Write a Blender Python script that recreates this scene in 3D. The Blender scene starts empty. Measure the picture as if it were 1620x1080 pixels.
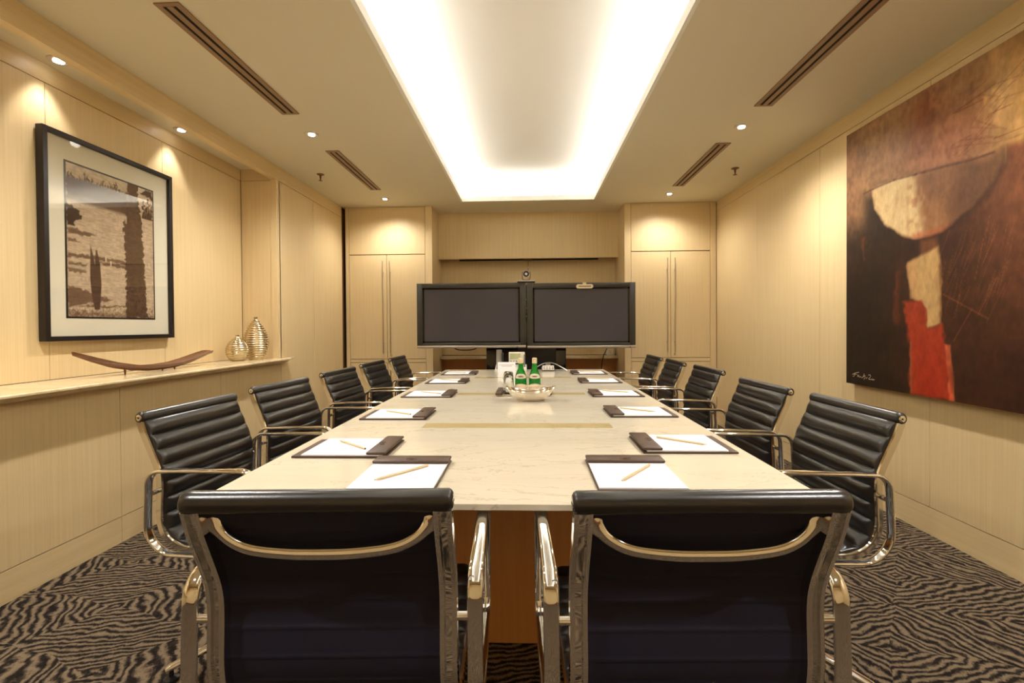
import bpy, bmesh, math, random
import numpy as np
from mathutils import Vector, Matrix
random.seed(7)
rng = np.random.default_rng(7)
SC = bpy.context.scene
COL = SC.collection
PI = math.pi

# ------------------------------------------------------------------ camera
FPX, YAW, PITCH, ROLL, SHY, HC = 747.66, .0361, -.0118, -.0071, -14.95, 1.15
_F = Vector((-math.sin(YAW)*math.cos(PITCH), math.cos(YAW)*math.cos(PITCH), math.sin(PITCH)))
_R = Vector((math.cos(YAW), math.sin(YAW), 0)); _U = _R.cross(_F)
_R2 = _R*math.cos(ROLL)+_U*math.sin(ROLL); _U2 = -_R*math.sin(ROLL)+_U*math.cos(ROLL)
cam_d = bpy.data.cameras.new('camera'); cam = bpy.data.objects.new('camera', cam_d); COL.objects.link(cam)
cam_d.sensor_width = 36; cam_d.lens = FPX/1620*36; cam_d.shift_y = SHY/1620
cam_d.clip_start = .02
cam.matrix_world = Matrix(((_R2.x,_U2.x,-_F.x,0),(_R2.y,_U2.y,-_F.y,0),(_R2.z,_U2.z,-_F.z,HC),(0,0,0,1)))
SC.camera = cam
def pix(u, v, z):
    """a photo pixel on the horizontal plane of height z"""
    d = _F + _R2*((u-810)/FPX) - _U2*((v-540-SHY)/FPX)
    t = (z-HC)/d.z
    return Vector((d.x*t, d.y*t, z))

# ------------------------------------------------------------------ world, exposure, light levels
w = bpy.data.worlds.new('world'); SC.world = w; w.use_nodes = True
w.node_tree.nodes['Background'].inputs[0].default_value = (.05, .045, .04, 1)
w.node_tree.nodes['Background'].inputs[1].default_value = 1
SC.view_settings.view_transform = 'Standard'; SC.view_settings.look = 'None'
SC.view_settings.gamma = 1; SC.view_settings.use_curve_mapping = False
SC.view_settings.exposure = 0.42
SC.cycles.max_bounces = 10; SC.cycles.diffuse_bounces = 6; SC.cycles.glossy_bounces = 5
SC.cycles.transmission_bounces = 6; SC.cycles.transparent_max_bounces = 8
SC.cycles.sample_clamp_indirect = 8
COVE_STRENGTH = 28.0        # light strips hidden in the ceiling cove
SPOT_W = 78.0               # ceiling downlights
NICHE_W = 9.0              # picture downlights over the ledge

# ------------------------------------------------------------------ room dimensions
XL, XR, H = -2.205, 2.175, 2.576
YB, YC, YR, YW = -1.5, 5.565, 5.95, 6.15      # wall behind, cabinet front, bulkhead front, alcove wall
XN, YN = -2.525, 4.077                        # niche back wall, niche end wall
TZ = .74                                      # table top

# ------------------------------------------------------------------ helpers
def tag(o, label=None, cat=None, group=None, kind=None):
    if label: o['label'] = label
    if cat: o['category'] = cat
    if group: o['group'] = group
    if kind: o['kind'] = kind
    return o
def root(name, loc=(0,0,0), rz=0, label=None, cat=None, group=None):
    o = bpy.data.objects.new(name, None); COL.objects.link(o)
    o.location = loc; o.rotation_euler = (0,0,rz); o.empty_display_size = .05
    return tag(o, label, cat, group)
def link(name, me, mat, parent=None):
    if mat is not None and not me.materials: me.materials.append(mat)
    o = bpy.data.objects.new(name, me); COL.objects.link(o)
    if parent is not None: o.parent = parent
    return o
def finish(me, smooth):
    if smooth is not None:
        for p in me.polygons: p.use_smooth = True
        me.set_sharp_from_angle(angle=math.radians(smooth))
    me.update()
def mk(name, vf, mat, parent=None, smooth=None):
    me = bpy.data.meshes.new(name); me.from_pydata([tuple(v) for v in vf[0]], [], vf[1])
    bm = bmesh.new(); bm.from_mesh(me); bmesh.ops.recalc_face_normals(bm, faces=bm.faces); bm.to_mesh(me); bm.free()
    finish(me, smooth)
    return link(name, me, mat, parent)
def join(*parts):
    V, F = [], []
    for v, f in parts:
        n = len(V); V += [tuple(q) for q in v]; F += [tuple(i+n for i in q) for q in f]
    return V, F
def move(vf, d=(0,0,0), rz=0, rx=0, ry=0):
    M = Matrix.Translation(d) @ Matrix.Rotation(rz,4,'Z') @ Matrix.Rotation(ry,4,'Y') @ Matrix.Rotation(rx,4,'X')
    return [tuple(M @ Vector(v)) for v in vf[0]], vf[1]
def box(x0,x1,y0,y1,z0,z1):
    V = [(x0,y0,z0),(x1,y0,z0),(x1,y1,z0),(x0,y1,z0),(x0,y0,z1),(x1,y0,z1),(x1,y1,z1),(x0,y1,z1)]
    return V, [(3,2,1,0),(4,5,6,7),(0,1,5,4),(1,2,6,5),(2,3,7,6),(3,0,4,7)]
def bbox(x0,x1,y0,y1,z0,z1,b=.004,seg=2):
    bm = bmesh.new(); v, f = box(x0,x1,y0,y1,z0,z1)
    vs = [bm.verts.new(q) for q in v]
    for q in f: bm.faces.new([vs[i] for i in q])
    bmesh.ops.bevel(bm, geom=list(bm.edges), offset=b, segments=seg, profile=.5, affect='EDGES')
    bm.verts.index_update()
    V = [tuple(q.co) for q in bm.verts]; F = [tuple(q.index for q in p.verts) for p in bm.faces]; bm.free()
    return V, F
def prism(poly, axis, a, b):
    """poly: 2-D outline; axis: the extrusion axis"""
    def P(p, h):
        return {'x':(h,p[0],p[1]), 'y':(p[0],h,p[1]), 'z':(p[0],p[1],h)}[axis]
    n = len(poly)
    V = [P(p,a) for p in poly]+[P(p,b) for p in poly]
    F = [tuple(range(n))[::-1], tuple(range(n,2*n))]+[(i,(i+1)%n,(i+1)%n+n,i+n) for i in range(n)]
    return V, F
def lathe(prof, n=24, sx=1, sy=1):
    V, F = [], []
    for r, z in prof:
        for k in range(n):
            a = 2*PI*k/n; V.append((r*sx*math.cos(a), r*sy*math.sin(a), z))
    m = len(prof)
    for j in range(m-1):
        for k in range(n):
            F.append((j*n+k, j*n+(k+1)%n, (j+1)*n+(k+1)%n, (j+1)*n+k))
    F.append(tuple(range(n))[::-1]); F.append(tuple(range((m-1)*n, m*n)))
    return V, F
def cyl(p, q, r, n=12, r2=None):
    p, q = Vector(p), Vector(q); d = (q-p).normalized()
    a = d.orthogonal().normalized(); b = d.cross(a); r2 = r if r2 is None else r2
    V = [tuple(p+(a*math.cos(2*PI*k/n)+b*math.sin(2*PI*k/n))*r) for k in range(n)]
    V += [tuple(q+(a*math.cos(2*PI*k/n)+b*math.sin(2*PI*k/n))*r2) for k in range(n)]
    return V, [tuple(range(n))[::-1], tuple(range(n,2*n))]+[(k,(k+1)%n,(k+1)%n+n,k+n) for k in range(n)]
def catmull(P, k=6, closed=False):
    P = [np.array(p, float) for p in P]; n = len(P); out = []
    for i in range(n if closed else n-1):
        p0 = P[(i-1)%n] if (closed or i>0) else 2*P[0]-P[1]
        p1, p2 = P[i], P[(i+1)%n]
        p3 = P[(i+2)%n] if (closed or i<n-2) else 2*P[-1]-P[-2]
        for j in range(k):
            t = j/k
            out.append(.5*((2*p1)+(p2-p0)*t+(2*p0-5*p1+4*p2-p3)*t*t+(3*p1-p0-3*p2+p3)*t**3))
    if not closed: out.append(P[-1])
    return [tuple(map(float,q)) for q in out]
def sweep(path, sec, side, closed=False):
    """sec: function(i, t) -> list of (a, b): a along `side`, b along tangent x side"""
    n = len(path); V, F = [], []; side = Vector(side).normalized(); m = 0
    for i in range(n):
        a = Vector(path[(i-1)%n] if closed or i>0 else path[0]); b = Vector(path[(i+1)%n] if closed or i<n-1 else path[-1])
        t = (b-a).normalized(); s = (side - t*side.dot(t)).normalized(); u = t.cross(s)
        S = sec(i, i/(n-1)); m = len(S)
        for x, y in S: V.append(tuple(Vector(path[i])+s*x+u*y))
    for i in range(n if closed else n-1):
        j = (i+1)%n
        for k in range(m): F.append((i*m+k, i*m+(k+1)%m, j*m+(k+1)%m, j*m+k))
    if not closed: F.append(tuple(range(m))[::-1]); F.append(tuple(range((n-1)*m, n*m)))
    return V, F
def ell(a, b, n=12, p=1.0):
    out = []
    for k in range(n):
        c, s = math.cos(2*PI*k/n), math.sin(2*PI*k/n)
        out.append((a*math.copysign(abs(c)**p,c), b*math.copysign(abs(s)**p,s)))
    return out
def tube(path, r, n=8, closed=False):
    P = [Vector(p) for p in path]; d = P[-1]-P[0] if not closed else P[1]-P[0]
    side = Vector((0.13,.21,.97)).cross(d)
    if side.length < 1e-6: side = Vector((1,0,0))
    return sweep(path, lambda i,t: ell(r,r,n), side, closed)
def copy_tree(o, parent=None):
    c = o.copy(); COL.objects.link(c); c.parent = parent
    for ch in o.children: 
        copy_tree(ch, c)
    return c

# ------------------------------------------------------------------ materials
def srgb(r,g,b):
    f = lambda c: (c/255)/12.92 if c/255 <= .04045 else ((c/255+.055)/1.055)**2.4
    return (f(r),f(g),f(b),1)
class NT:
    def __init__(s, name):
        s.m = bpy.data.materials.new(name); s.m.use_nodes = True; s.t = s.m.node_tree
        s.b = s.t.nodes['Principled BSDF']
    def n(s, typ, **k):
        o = s.t.nodes.new(typ)
        for a, v in k.items(): setattr(o, a, v)
        return o
    def l(s, a, b): s.t.links.new(a, b)
    def set(s, **k):
        for a, v in k.items(): s.b.inputs[a.replace('_',' ')].default_value = v
        return s
    def coords(s, scale=(1,1,1), rot=(0,0,0)):
        c = s.n('ShaderNodeTexCoord'); mp = s.n('ShaderNodeMapping')
        mp.inputs['Scale'].default_value = scale; mp.inputs['Rotation'].default_value = rot
        s.l(c.outputs['Object'], mp.inputs['Vector']); return mp.outputs['Vector']
    def noise(s, vec, scale, detail=4, rough=.5, dist=0):
        o = s.n('ShaderNodeTexNoise'); o.inputs['Scale'].default_value = scale; o.inputs['Detail'].default_value = detail
        o.inputs['Roughness'].default_value = rough; o.inputs['Distortion'].default_value = dist
        s.l(vec, o.inputs['Vector']); return o.outputs['Fac']
    def ramp(s, fac, stops):
        o = s.n('ShaderNodeValToRGB'); e = o.color_ramp.elements
        while len(e) < len(stops): e.new(.5)
        for q, (p, c) in zip(e, stops): q.position = p; q.color = c if len(c) == 4 else (*c,1)
        s.l(fac, o.inputs['Fac']); return o.outputs['Color']
    def math(s, op, a, b=None, clamp=False):
        o = s.n('ShaderNodeMath', operation=op, use_clamp=clamp)
        for i, q in enumerate((a,b)):
            if q is None: continue
            if isinstance(q,(int,float)): o.inputs[i].default_value = q
            else: s.l(q, o.inputs[i])
        return o.outputs[0]
    def mix(s, fac, a, b, mode='MIX'):
        o = s.n('ShaderNodeMix', data_type='RGBA', blend_type=mode)
        for i, q in ((0,fac),(6,a),(7,b)):
            if isinstance(q,(int,float,tuple)): o.inputs[i].default_value = q
            else: s.l(q, o.inputs[i])
        return o.outputs[2]
    def bump(s, h, strength=.2, dist=.002):
        o = s.n('ShaderNodeBump'); o.inputs['Strength'].default_value = strength; o.inputs['Distance'].default_value = dist
        s.l(h, o.inputs['Height']); s.l(o.outputs[0], s.b.inputs['Normal'])
    def col(s, c): s.l(c, s.b.inputs['Base Color']); return s
def plain(name, c, rough=.5, metal=0, **k):
    t = NT(name).set(Base_Color=c, Roughness=rough, Metallic=metal)
    if k: t.set(**k)
    return t.m
def veneer(name, c1, c2, scale, rough=.42):
    t = NT(name); v = t.coords(scale)
    n1 = t.noise(v, 1.0, 5, .6, .3)
    v2 = t.coords((.7,.7,.7)); n2 = t.noise(v2, 1.3, 2)
    f = t.math('ADD', t.math('MULTIPLY', n1, .75), t.math('MULTIPLY', n2, .25))
    t.col(t.ramp(f, [(.32,c1),(.68,c2)])).set(Roughness=rough)
    t.bump(n1, .05, .001)
    return t.m
W1, W2 = srgb(213,188,140), srgb(225,203,157)
M = {}
M['veneer'] = veneer('maple_veneer', W1, W2, (130,130,1.6))
M['veneer_h'] = veneer('maple_veneer_lengthwise', W1, W2, (60,1.6,60))
M['veneer_x'] = veneer('maple_veneer_crosswise', W1, W2, (1.6,60,60))
M['joint'] = plain('dark_joint', srgb(120,78,40), .8)
M['table_base'] = veneer('cherry_veneer', srgb(196,136,78), srgb(208,150,90), (40,40,1.4), .45)
M['ceiling'] = plain('ceiling_paint', srgb(222,214,190), .9)
M['white_paint'] = plain('cove_paint', srgb(240,238,232), .9)
M['black_leather'] = None
t = NT('black_leather'); v = t.coords((1,1,1)); n = t.noise(v, 420, 3)
t.set(Base_Color=srgb(28,26,24), Roughness=.28); t.b.inputs['Specular IOR Level'].default_value = .75; t.bump(n, .18, .0008); M['black_leather'] = t.m
t = NT('navy_back_fabric'); n = t.noise(t.coords(), 900, 2)
t.set(Base_Color=srgb(12,11,38), Roughness=.75); t.bump(n, .2, .0005); M['navy'] = t.m
M['chrome'] = plain('polished_aluminium', (.80,.79,.77,1), .05, 1)
M['steel'] = plain('brushed_steel', (.62,.58,.52,1), .3, 1)
M['dark_metal'] = plain('dark_metal', (.05,.05,.05,1), .4, .6)
M['black_plastic'] = plain('black_plastic', srgb(22,22,22), .35)
M['black_gloss'] = plain('black_gloss', srgb(8,8,10), .08)
M['tv_bezel'] = plain('charcoal_bezel', srgb(58,56,48), .38)
M['tv_screen'] = plain('plasma_glass', srgb(72,70,76), .25)
M['tv_silver'] = plain('silver_trim', (.55,.50,.44,1), .35, .8)
M['paper'] = plain('white_paper', srgb(244,242,244), .75)
t = NT('brown_leather'); n = t.noise(t.coords(), 300, 3)
t.set(Base_Color=srgb(70,50,36), Roughness=.42); t.bump(n, .1, .0006); M['brown_leather'] = t.m
M['lens'] = plain('grey_lens', srgb(74,70,66), .2)
M['emboss'] = plain('embossed_leather', srgb(96,76,56), .35)
M['pencil'] = plain('pale_pencil_wood', srgb(214,192,150), .5)
M['graphite'] = plain('graphite', srgb(50,48,46), .5)
M['purple'] = plain('lead_end', srgb(150,130,140), .5)
M['vent'] = plain('brown_diffuser', srgb(146,116,84), .5)
M['bronze'] = plain('bronze', srgb(120,88,58), .4, .5)
M['slot'] = plain('dark_slot', srgb(14,11,8), .8)
M['frame_black'] = plain('black_frame', srgb(26,18,16), .35)
M['mat_board'] = plain('ivory_mat_board', srgb(226,220,196), .85)
M['silver'] = plain('polished_silver', (.83,.77,.68,1), .13, 1)
M['gold'] = plain('champagne_metal', (.56,.46,.29,1), .2, 1)
M['white_plastic'] = plain('white_plastic', srgb(225,220,208), .4)
M['grey_plastic'] = plain('grey_plastic', srgb(128,122,112), .4)
M['lcd'] = plain('lcd_screen', srgb(170,172,128), .3)
M['foil'] = plain('cream_foil', srgb(228,208,170), .45)
M['label_pink'] = plain('bottle_label', srgb(232,214,194), .6)
M['ink'] = plain('ink', srgb(90,72,66), .6)
M['red_paint'] = None
t = NT('walnut'); v = t.coords((40,1.4,40)); n = t.noise(v, 1, 4, .6)
t.col(t.ramp(n, [(.3,srgb(84,52,34)),(.7,srgb(128,84,56))])).set(Roughness=.3); M['walnut'] = t.m
# marbles
def marble(name, a, b, vein, rough, stretch=(1.2,14,14)):
    t = NT(name); v = t.coords(stretch); n = t.noise(v, 1.0, 6, .65, .4)
    v2 = t.coords((1,2.6,1)); n2 = t.noise(v2, 2.2, 7, .6, 1.2)
    band = t.math('ABSOLUTE', t.math('SUBTRACT', n2, .5))
    vm = t.math('SUBTRACT', 1, t.math('DIVIDE', band, .009), True)
    base = t.ramp(n, [(.3,a),(.7,b)])
    n3 = t.noise(t.coords((60,140,60)), 1, 2); sp = t.math('MULTIPLY', t.math('GREATER_THAN', n3, .73), .22)
    c = t.mix(t.math('MULTIPLY', vm, .42), base, vein); c = t.mix(sp, c, vein)
    t.col(c).set(Roughness=rough); return t.m
M['marble'] = marble('cream_marble', srgb(208,199,177), srgb(217,209,189), srgb(160,134,102), .10, (.8,7,7))
M['marble_ledge'] = marble('ledge_marble', srgb(205,184,142), srgb(226,208,172), srgb(160,126,80), .14)
M['inlay'] = marble('yellow_inlay_marble', srgb(186,168,118), srgb(196,180,132), srgb(140,112,64), .12, (6,6,6))
# carpet
t = NT('patterned_carpet')
v0 = t.coords((1,1,1))
wob = t.n('ShaderNodeTexNoise'); wob.inputs['Scale'].default_value = 3.2; wob.inputs['Detail'].default_value = 2
t.l(v0, wob.inputs['Vector'])
vm = t.n('ShaderNodeVectorMath', operation='SCALE'); vm.inputs['Scale'].default_value = .13
t.l(wob.outputs['Color'], vm.inputs[0])
va = t.n('ShaderNodeVectorMath', operation='ADD'); t.l(v0, va.inputs[0]); t.l(vm.outputs[0], va.inputs[1])
def wave(rz, scale, dist, dsc, detail=2):
    mp = t.n('ShaderNodeMapping'); mp.inputs['Rotation'].default_value = (0,0,rz); t.l(va.outputs[0], mp.inputs['Vector'])
    o = t.n('ShaderNodeTexWave', wave_type='BANDS', bands_direction='X'); o.inputs['Scale'].default_value = scale
    o.inputs['Distortion'].default_value = dist; o.inputs['Detail'].default_value = detail; o.inputs['Detail Scale'].default_value = dsc
    t.l(mp.outputs[0], o.inputs['Vector']); return o.outputs['Fac']
fine1 = wave(math.radians(76), 12.0, 5.0, 1.6, 4); wide1 = wave(math.radians(-30), 8.6, 9.0, 1.2, 4)
mpc = t.n('ShaderNodeMapping'); mpc.inputs['Rotation'].default_value = (0,0,math.radians(24)); mpc.inputs['Scale'].default_value = (2.1,3.6,1)
t.l(va.outputs[0], mpc.inputs['Vector'])
chk = t.n('ShaderNodeTexChecker'); chk.inputs['Scale'].default_value = 1.0; t.l(mpc.outputs[0], chk.inputs['Vector'])
stripe = t.mix(chk.outputs['Fac'], fine1, wide1)
thread = t.noise(t.coords((330,120,1), (0,0,.9)), 1, 3, .7)
blot = t.noise(v0, 26, 3, .6)
f = t.math('ADD', t.math('MULTIPLY', stripe, .75), t.math('MULTIPLY', t.math('SUBTRACT', thread, .42), 1.9))
f = t.math('ADD', f, t.math('MULTIPLY', t.math('SUBTRACT', blot, .5), .9))
c = t.ramp(f, [(.26,srgb(28,23,21)),(.52,srgb(78,67,54)),(.85,srgb(124,108,86))])
t.col(c).set(Roughness=.95); t.b.inputs['Specular IOR Level'].default_value = .1
t.bump(thread, .5, .004); M['carpet'] = t.m
# glass
def glassy(name, tint, ior=1.45):
    t = NT(name); t.set(Base_Color=tint, Roughness=.02, IOR=ior); t.b.inputs['Transmission Weight'].default_value = 1; return t.m
M['clear_glass'] = glassy('clear_glass', (.97,.98,.96,1))
M['green_glass'] = glassy('green_glass', srgb(30,150,52))
t = NT('picture_glass'); tr = t.n('ShaderNodeBsdfTransparent'); gl = t.n('ShaderNodeBsdfGlossy'); gl.inputs['Roughness'].default_value = .01
lw = t.n('ShaderNodeLayerWeight'); lw.inputs['Blend'].default_value = .5; mx = t.n('ShaderNodeMixShader')
t.l(t.math('ADD', t.math('MULTIPLY', t.math('POWER', lw.outputs['Facing'], 5), .8), .055), mx.inputs[0]); t.l(tr.outputs[0], mx.inputs[1]); t.l(gl.outputs[0], mx.inputs[2])
t.l(mx.outputs[0], t.t.nodes['Material Output'].inputs['Surface']); M['pane'] = t.m
def emit(name, c, s):
    t = NT(name); e = t.n('ShaderNodeEmission'); e.inputs[0].default_value = c; e.inputs[1].default_value = s
    t.l(e.outputs[0], t.t.nodes['Material Output'].inputs['Surface']); return t.m
M['cove_light'] = emit('cove_strip_light', (1,.97,.93,1), COVE_STRENGTH)
M['bulb'] = emit('downlight_bulb', (1,.95,.9,1), 14)
# painted canvases: colour attribute laid down by the painting code, with brush grain on top
def canvas_mat(name, rough, grain):
    t = NT(name); a = t.n('ShaderNodeVertexColor', layer_name='paint')
    n1 = t.noise(t.coords(grain), 1, 5, .65)
    c = t.mix(.55, a.outputs['Color'], t.ramp(n1, [(.25,(.25,.25,.25,1)),(.75,(.78,.78,.78,1))]), 'OVERLAY')
    t.col(c).set(Roughness=rough); t.b.inputs['Specular IOR Level'].default_value = .22; t.bump(n1, .12, .001); return t.m
M['oil'] = canvas_mat('oil_paint', .5, (30,26,14)); M['print'] = canvas_mat('sepia_print', .7, (60,20,90))

# ------------------------------------------------------------------ room shell
def struct(name, vf, mat, parent=None):
    o = mk(name, vf, mat, parent)
    if parent is None: o['kind'] = 'structure'
    return o
struct('floor', box(XL-.5, XR+.2, YB-.1, YW+.2, -.06, 0), M['carpet'])
# ceiling with the cove opening
OX0, OX1, OY0, OY1 = -.75, .742, -.9, 5.372
ce = struct('ceiling', join(box(XL-.45, OX0, YB-.1, YW+.2, H, H+.018), box(OX1, XR+.15, YB-.1, YW+.2, H, H+.018),
     box(OX0, OX1, YB-.1, OY0, H, H+.018), box(OX0, OX1, OY1, YW+.2, H, H+.018)), M['ceiling'])
# cove lip (upstand), pocket and curved vault above
lp = .02
struct('cove_lip', join(box(OX0-lp, OX0+.002, OY0-lp, OY1+lp, H-.001, H+.055), box(OX1-.002, OX1+lp, OY0-lp, OY1+lp, H-.001, H+.055),
     box(OX0, OX1, OY0-lp, OY0+.002, H-.001, H+.055), box(OX0, OX1, OY1-.002, OY1+lp, H-.001, H+.055)), M['white_paint'], ce)
PO = .17
vx0, vx1, vy0, vy1 = OX0-PO, OX1+PO, OY0-PO, OY1+PO
nx, ny = 48, 120
V, F = [], []
for j in range(ny+1):
    for i in range(nx+1):
        fx = .5-.5*math.cos(PI*i/nx); fy = j/ny
        x = vx0+(vx1-vx0)*fx; y = vy0+(vy1-vy0)*fy
        d = min(x-vx0, vx1-x, y-vy0, vy1-y)
        q = min(d/.42, 1)
        V.append((x, y, H+.09+.15*math.sqrt(max(0,1-(1-q)**2))))
for j in range(ny):
    for i in range(nx):
        a = j*(nx+1)+i; F.append((a, a+1, a+nx+2, a+nx+1))
o = mk('cove_vault', (V,F), M['white_paint'], ce, 40)
struct('cove_side', join(box(vx0-.02, vx0, vy0-.02, vy1+.02, H+.018, H+.12), box(vx1, vx1+.02, vy0-.02, vy1+.02, H+.018, H+.12),
     box(vx0, vx1, vy0-.02, vy0, H+.018, H+.12), box(vx0, vx1, vy1, vy1+.02, H+.018, H+.12)), M['white_paint'], ce)
for nm, b, lab in (('left', box(OX0-.10, OX0-.075, OY0+.1, OY1-.05, H+.020, H+.045), 'white light strip in ceiling cove on the ledge side of the room'),
                   ('right', box(OX1+.075, OX1+.10, OY0+.1, OY1-.05, H+.020, H+.045), 'white light strip in ceiling cove on the painting side of the room'),
                   ('far', box(OX0+.05, OX1-.05, OY1+.075, OY1+.10, H+.020, H+.045), 'white light strip in ceiling cove at the screens end of the room')):
    tag(mk('light_strip', b, M['cove_light']), lab, 'light', 'cove light strips')

PT = .012   # panel thickness; panels stand proud of the wall, joints 3 mm wide
def panels_x(parent, xs, nrm, cuts, z0, z1, mat, name='wall_panel', g=.003):
    for a, b in zip(cuts[:-1], cuts[1:]):
        x0, x1 = (xs, xs+PT) if nrm < 0 else (xs-PT, xs)     # nrm: direction the room lies, panel's face lies on xs
        mk(name, box(x0, x1, a+g/2, b-g/2, z0+g/2, z1-g/2), mat, parent)
# right wall
wr = struct('wall_right', box(XR+PT, XR+.15, YB-.1, YW+.2, 0, H), M['joint'])
cutsR = [YB, -.27, .70, 1.675, 2.645, 3.619, 4.587, 5.56]
panels_x(wr, XR, -1, cutsR, .15, 2.465, M['veneer'])
bR = struct('baseboard_right', box(XR, XR+PT, YB, 5.56, 0, .147), M['veneer_h'])
tR = struct('trim_1', box(XR, XR+PT, YB, 5.56, 2.468, H), M['veneer_h'])
# left wall below the ledge, and beyond the niche
wl = struct('wall_left', box(XL-.12, XL-PT, YB-.1, YN+.02, 0, .84), M['joint'])
wl2 = struct('wall_left_far', box(XL-.12, XL-PT, YN+.03, YW+.2, 0, H), M['joint'])
cutsL = [YB, -.87, -.04, .795, 1.63, 2.463, 3.297, 4.121]
panels_x(wl, XL, 1, cutsL, .14, .845, M['veneer'])
panels_x(wl2, XL, 1, [4.121, 4.783, 5.52], .14, 2.452, M['veneer'])
mk('wall_panel', box(XL-PT, XL, YN+.055, 4.1195, .905, 2.452), M['veneer'], wl2)
struct('baseboard_left', join(*[box(XL-PT, XL, a+.0015, b-.0015, 0, .137) for a, b in zip(cutsL+[4.783], cutsL[1:]+[4.783, 5.52])]), M['veneer_h'])
# beam over the niche, end stile, niche soffit, niche walls
struct('trim_2', box(XL-.055, XL, YB, YN+.0, 2.455, H), M['veneer_h'])
struct('trim_3', box(XL-PT, XL, YN+.0, 5.52, 2.455, H), M['veneer_h'])
struct('trim_4', box(XL-.055, XL, YN, YN+.055, .885, 2.455), M['veneer'])
nb = struct('wall_niche', box(XN-.1, XN-PT, YB-.1, YN+.1, .886, H), M['joint'])
panels_x(nb, XN, 1, [YB, -.8, 0, .80, 1.60, 2.398, 3.188, YN], .886, 2.443, M['veneer'])
mk('frieze_board', box(XN-PT, XN, YB, YN, 2.446, 2.545), M['veneer_h'], nb)
mk('end_panel', box(XN, XL-.055, YN+.006, YN+.03, .886, 2.443), M['veneer'], nb)
mk('end_frieze', box(XN, XL-.055, YN+.006, YN+.03, 2.446, 2.545), M['veneer_x'], nb)
mk('soffit', box(XN-PT, XL-.055, YB, YN+.03, 2.545, 2.574), M['ceiling'], nb)
# marble ledge: moulded front edge
lz = .885
prof = [(XN, lz), (-2.125, lz), (-2.118, lz-.005), (-2.118, lz-.013), (-2.155, lz-.034), (-2.17, lz-.040), (XN, lz-.040)]
led = mk('marble_ledge', prism(prof, 'y', YB, 4.13), M['marble_ledge'])
endc = mk('ledge_return', ([(-2.118,4.13,lz),(-2.118,4.13,lz-.013),(-2.204,4.13,lz-.040),(-2.204,4.13,lz),(-2.204,4.215,lz),(-2.204,4.205,lz-.013),(-2.204,4.15,lz-.040),(-2.125,4.205,lz),(-2.125,4.2,lz-.013)],
   [(3,0,7,4),(0,1,8,7),(1,2,6,8),(7,8,5,4),(8,6,5),(0,3,2,1),(3,4,5,6,2)]), M['marble_ledge'], led)
tag(led, 'long cream marble ledge under the framed print', 'ledge')
# wall behind the camera
wf = struct('wall_front', box(XL-.5, XR+.2, YB-.15, YB-PT, 0, H), M['joint'])
for a, b in ((-2.5,-1.6),(-1.6,-.8),(-.8,0),(0,.8),(.8,1.6),(1.6,2.17)):
    mk('wall_panel', box(a+.0015, b-.0015, YB-PT, YB, .15, 2.46), M['veneer'], wf)
# back wall: bulkhead panels, alcove wall, alcove shelf
wb = struct('wall_back', box(XL-.1, XR+.15, YW+PT, YW+.2, 0, H), M['joint'])
AX0, AX1 = -1.14, 1.119
bz = 2.005
mk('bulkhead', join(box(AX0, AX1, YR+PT, YW-.03, bz+.012, H), box(AX0, AX1, YR+PT, YR+.05, bz, bz+.012)), M['veneer_x'], wb)
for a, b in ((AX0,-.223),(-.223,.19),(.19,AX1)):
    mk('bulkhead_panel', box(a+.001, b-.001, YR, YR+PT, bz, H), M['veneer'], wb)
mk('alcove_panel', box(AX0, AX1, YW, YW+PT, .78, bz+.02), M['veneer'], wb)
mk('alcove_lower_panel', box(AX0, AX1, YW-.0, YW+PT, 0, .735), M['table_base'], wb)
mk('alcove_shelf', bbox(AX0, AX1, 6.0, YW, .735, .775, .006), M['marble_ledge'], wb)

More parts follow.
